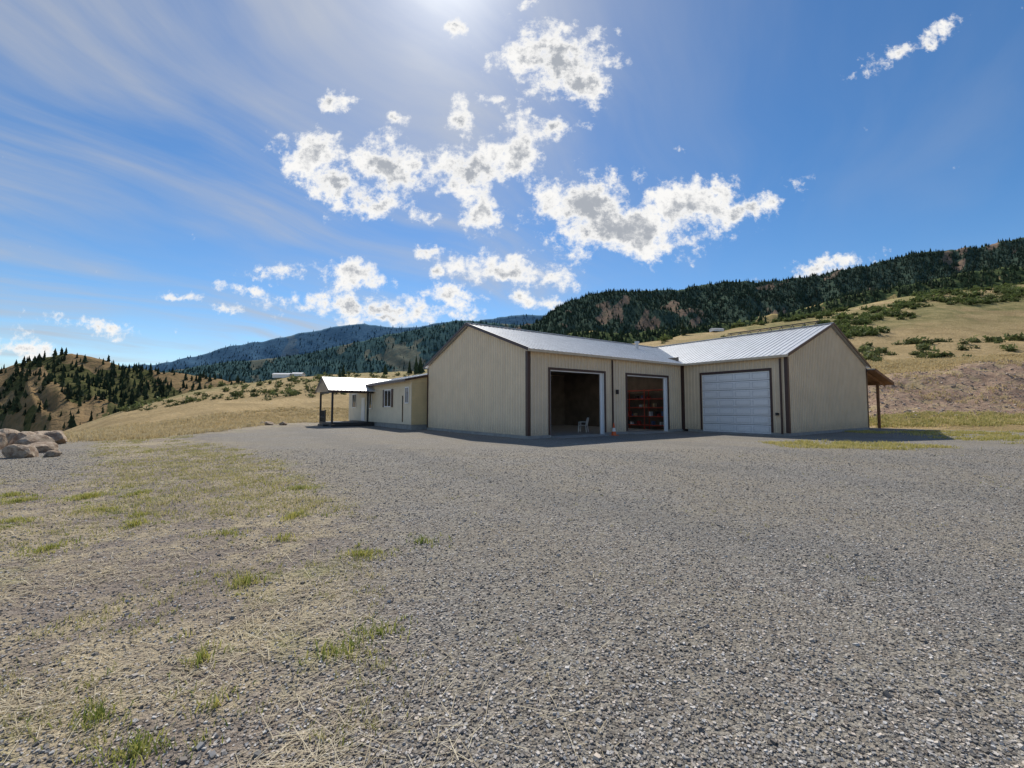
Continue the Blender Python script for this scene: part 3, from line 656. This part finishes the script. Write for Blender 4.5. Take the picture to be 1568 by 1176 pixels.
ridge('hill',[(-700,600),(-300,580),(-60,572),(0,566),(30,556),(60,548),(110,541),(150,548),(190,562),(240,568),(300,576),(360,584),(430,590),(520,600)],480,.6,-75,14,6,mA,7,.46,11500,8.5,(.05,.07,.03),crestn=.004,wr=.24,ttiers=4,back=-1.0,keepk=.34,base_k=.10)
for (px,y,wd,hg,nm) in((432,113.5,4.2,.9,'distant_white_shed'),(456,114.5,2.6,.6,'distant_white_shed'),(1100,151,4.0,.8,'distant_white_trailer')):
    x=(px-784)/F*y; z=float(H(np.array(x),np.array(y))); e=empty(nm,(x,y,z-.1),.1)
    B().box(-wd/2,wd/2,-1.2,1.2,0,hg).make('body',M_white,e); B().hexa([(-wd/2-.1,-1.4,hg),(wd/2+.1,-1.4,hg),(wd/2+.1,1.4,hg),(-wd/2-.1,1.4,hg),(-wd/2-.1,-.1,hg+.4),(wd/2+.1,-.1,hg+.4),(wd/2+.1,.1,hg+.4),(-wd/2-.1,.1,hg+.4)]).make('roof',M_roof,e)

# ---------------------------------------------------------------- sky
SAZ=math.radians(-9.0); SEL=math.radians(48)
SV=Vector((math.sin(SAZ)*math.cos(SEL),math.cos(SAZ)*math.cos(SEL),math.sin(SEL)))
W=bpy.data.worlds.new('World'); sc.world=W; W.use_nodes=True; nt=W.node_tree; L=nt.links
try: W.cycles.sampling_method='NONE'
except Exception: pass
bg=nt.nodes['Background']; out=nt.nodes['World Output']
sk=N(nt,'ShaderNodeTexSky',sky_type='NISHITA'); sk.sun_disc=False; sk.sun_elevation=SEL; sk.sun_rotation=SAZ; sk.altitude=900; sk.air_density=1.0; sk.dust_density=.25; sk.ozone_density=2.5
hs_=N(nt,'ShaderNodeHueSaturation'); hs_.inputs['Saturation'].default_value=1.25; L.new(sk.outputs[0],hs_.inputs['Color'])
L.new(hs_.outputs[0],bg.inputs[0]); bg.inputs[1].default_value=.12
dr=N(nt,'ShaderNodeTexCoord').outputs['Generated']
sx=N(nt,'ShaderNodeSeparateXYZ'); L.new(dr,sx.inputs[0])
yy_=math_(nt,'MAXIMUM',sx.outputs[1],.08)
cb=N(nt,'ShaderNodeCombineXYZ'); L.new(math_(nt,'DIVIDE',sx.outputs[0],yy_),cb.inputs[0]); L.new(math_(nt,'DIVIDE',sx.outputs[2],yy_),cb.inputs[1])
te=cb.outputs[0]
wn_=N(nt,'ShaderNodeTexNoise'); wn_.inputs['Scale'].default_value=9; wn_.inputs['Detail'].default_value=6; wn_.inputs['Roughness'].default_value=.6; L.new(te,wn_.inputs['Vector'])
vm=N(nt,'ShaderNodeVectorMath',operation='MULTIPLY_ADD'); L.new(wn_.outputs['Color'],vm.inputs[0]); vm.inputs[1].default_value=(.13,.09,0); vm.inputs[2].default_value=(-.065,-.045,0)
va=N(nt,'ShaderNodeVectorMath',operation='ADD'); L.new(te,va.inputs[0]); L.new(vm.outputs[0],va.inputs[1]); tw_=va.outputs[0]
clouds=[(850,90,88,60,0),(895,130,50,34,0),(475,235,42,44,-35),(515,285,52,34,-35),(590,258,62,44,-35),(560,305,58,26,0),(705,190,22,34,0),(720,262,75,44,0),(790,235,55,42,40),(735,325,34,44,0),(850,198,50,22,15),
 (900,315,92,54,0),(970,345,130,52,0),(1050,318,85,42,10),(1150,318,75,22,24),(780,412,98,26,-5),(815,460,50,14,-8),(680,450,54,16,0),(560,468,145,22,-3),(430,413,50,15,0),(545,420,58,18,-10),(370,442,40,9,-10),(655,380,24,10,-10),(650,330,26,10,10),
 (1385,72,78,15,25),(150,500,65,12,-6),(30,530,85,17,-12),(1245,412,70,13,12),(765,152,30,13,0),(612,185,20,11,0),(508,155,26,16,-30),(700,45,12,14,60),(275,455,28,9,-5),(345,473,28,8,-8),(600,485,90,13,0),(1048,228,16,7,0),(812,5,16,10,30),(670,410,14,14,0)]
cur=None
for (px,py,a_,b_,ro) in clouds:
    t0,e0=bear(px,py); mp=N(nt,'ShaderNodeMapping',vector_type='TEXTURE'); L.new(tw_,mp.inputs[0])
    mp.inputs['Location'].default_value=(t0,e0,0); mp.inputs['Rotation'].default_value=(0,0,math.radians(ro)); mp.inputs['Scale'].default_value=(a_*1.1/F,b_*1.1/F,1)
    ln_=N(nt,'ShaderNodeVectorMath',operation='LENGTH'); L.new(mp.outputs[0],ln_.inputs[0])
    k_=min(1.0,(b_/44.0)**.35)
    dd=math_(nt,'MULTIPLY',math_(nt,'SUBTRACT',1,math_(nt,'MINIMUM',ln_.outputs['Value'],2.4)),k_)
    cur=dd if cur is None else math_(nt,'MAXIMUM',cur,dd)
cn1=noise(nt,te,11,9,.62); cn2=noise(nt,te,30,9,.70); cn3=noise(nt,te,7,4,.5)
dens=math_(nt,'ADD',math_(nt,'MULTIPLY',cur,.8),math_(nt,'ADD',math_(nt,'MULTIPLY',math_(nt,'SUBTRACT',cn1,.49),2.3),math_(nt,'MULTIPLY',math_(nt,'SUBTRACT',cn2,.5),1.5)))
alpha=mrange(nt,dens,-.02,.50)
thick=math_(nt,'MULTIPLY',mrange(nt,math_(nt,'ADD',math_(nt,'ADD',math_(nt,'MULTIPLY',cur,.9),math_(nt,'MULTIPLY',math_(nt,'SUBTRACT',cn2,.5),2.4)),math_(nt,'MULTIPLY',math_(nt,'SUBTRACT',cn3,.5),1.3)),.15,.95),mrange(nt,dens,.3,.8))
ccol=mixc(nt,thick,(1.0,.99,.97),(.42,.45,.50))
front=mrange(nt,sx.outputs[1],.1,.2)
alpha=math_(nt,'MULTIPLY',alpha,front)
zz_=math_(nt,'MAXIMUM',math_(nt,'ADD',sx.outputs[2],.10),.03)
cp=N(nt,'ShaderNodeCombineXYZ'); L.new(math_(nt,'DIVIDE',sx.outputs[0],zz_),cp.inputs[0]); L.new(math_(nt,'DIVIDE',sx.outputs[1],zz_),cp.inputs[1])
rt=N(nt,'ShaderNodeMapping'); L.new(cp.outputs[0],rt.inputs[0]); rt.inputs['Rotation'].default_value=(0,0,math.radians(34))
cw_=N(nt,'ShaderNodeTexNoise'); cw_.inputs['Scale'].default_value=.7; L.new(rt.outputs[0],cw_.inputs['Vector'])
cv=N(nt,'ShaderNodeVectorMath',operation='MULTIPLY_ADD'); L.new(cw_.outputs['Color'],cv.inputs[0]); cv.inputs[1].default_value=(.9,.9,0); L.new(rt.outputs[0],cv.inputs[2])
mp=N(nt,'ShaderNodeMapping'); L.new(cv.outputs[0],mp.inputs[0]); mp.inputs['Scale'].default_value=(2.0,.5,1)
c1=noise(nt,mp.outputs[0],1.3,9,.56)
c2=noise(nt,cp.outputs[0],.7,4,.5)
ci=math_(nt,'MULTIPLY',mrange(nt,c1,.32,.76),mrange(nt,c2,.30,.58))
lft=mrange(nt,math_(nt,'DIVIDE',sx.outputs[0],yy_),-.2,.45,1,.18)
ci=math_(nt,'MULTIPLY',ci,lft)
dt=N(nt,'ShaderNodeVectorMath',operation='DOT_PRODUCT'); L.new(dr,dt.inputs[0]); dt.inputs[1].default_value=SV
dp=math_(nt,'MAXIMUM',dt.outputs['Value'],0)
glow=math_(nt,'POWER',dp,14); glow2=math_(nt,'POWER',dp,130)
ci2=math_(nt,'ADD',math_(nt,'MULTIPLY',ci,.75),math_(nt,'MULTIPLY',math_(nt,'MULTIPLY',glow,mrange(nt,c1,.25,.7,.3,1)),.5),clamp=True)
ci2=math_(nt,'ADD',ci2,math_(nt,'MULTIPLY',glow2,.6),clamp=True)
cib=N(nt,'ShaderNodeBackground'); cib.inputs[0].default_value=(.86,.90,.97,1); L.new(math_(nt,'ADD',math_(nt,'ADD',.58,math_(nt,'MULTIPLY',glow,.12)),math_(nt,'MULTIPLY',glow2,.5)),cib.inputs[1])
clb=N(nt,'ShaderNodeBackground'); L.new(ccol,clb.inputs[0]); clb.inputs[1].default_value=.97
m1=N(nt,'ShaderNodeMixShader'); L.new(ci2,m1.inputs[0]); L.new(bg.outputs[0],m1.inputs[1]); L.new(cib.outputs[0],m1.inputs[2])
m2=N(nt,'ShaderNodeMixShader'); L.new(alpha,m2.inputs[0]); L.new(m1.outputs[0],m2.inputs[1]); L.new(clb.outputs[0],m2.inputs[2])
L.new(m2.outputs[0],out.inputs[0])
sl=bpy.data.lights.new('sun','SUN'); sl.energy=4.6; sl.angle=math.radians(.5); sl.color=(1,.94,.84)
so=bpy.data.objects.new('sun',sl); so.rotation_euler=SV.to_track_quat('Z','Y').to_euler(); so.location=(0,0,60); sc.collection.objects.link(so)
cd=bpy.data.cameras.new('camera'); cd.sensor_width=36; cd.lens=F/1568*36; cd.clip_end=30000; cd.clip_start=.05
cam=bpy.data.objects.new('camera',cd); cam.location=(0,0,CAMH); cam.rotation_euler=(math.pi/2+PITCH,0,0); sc.collection.objects.link(cam); sc.camera=cam
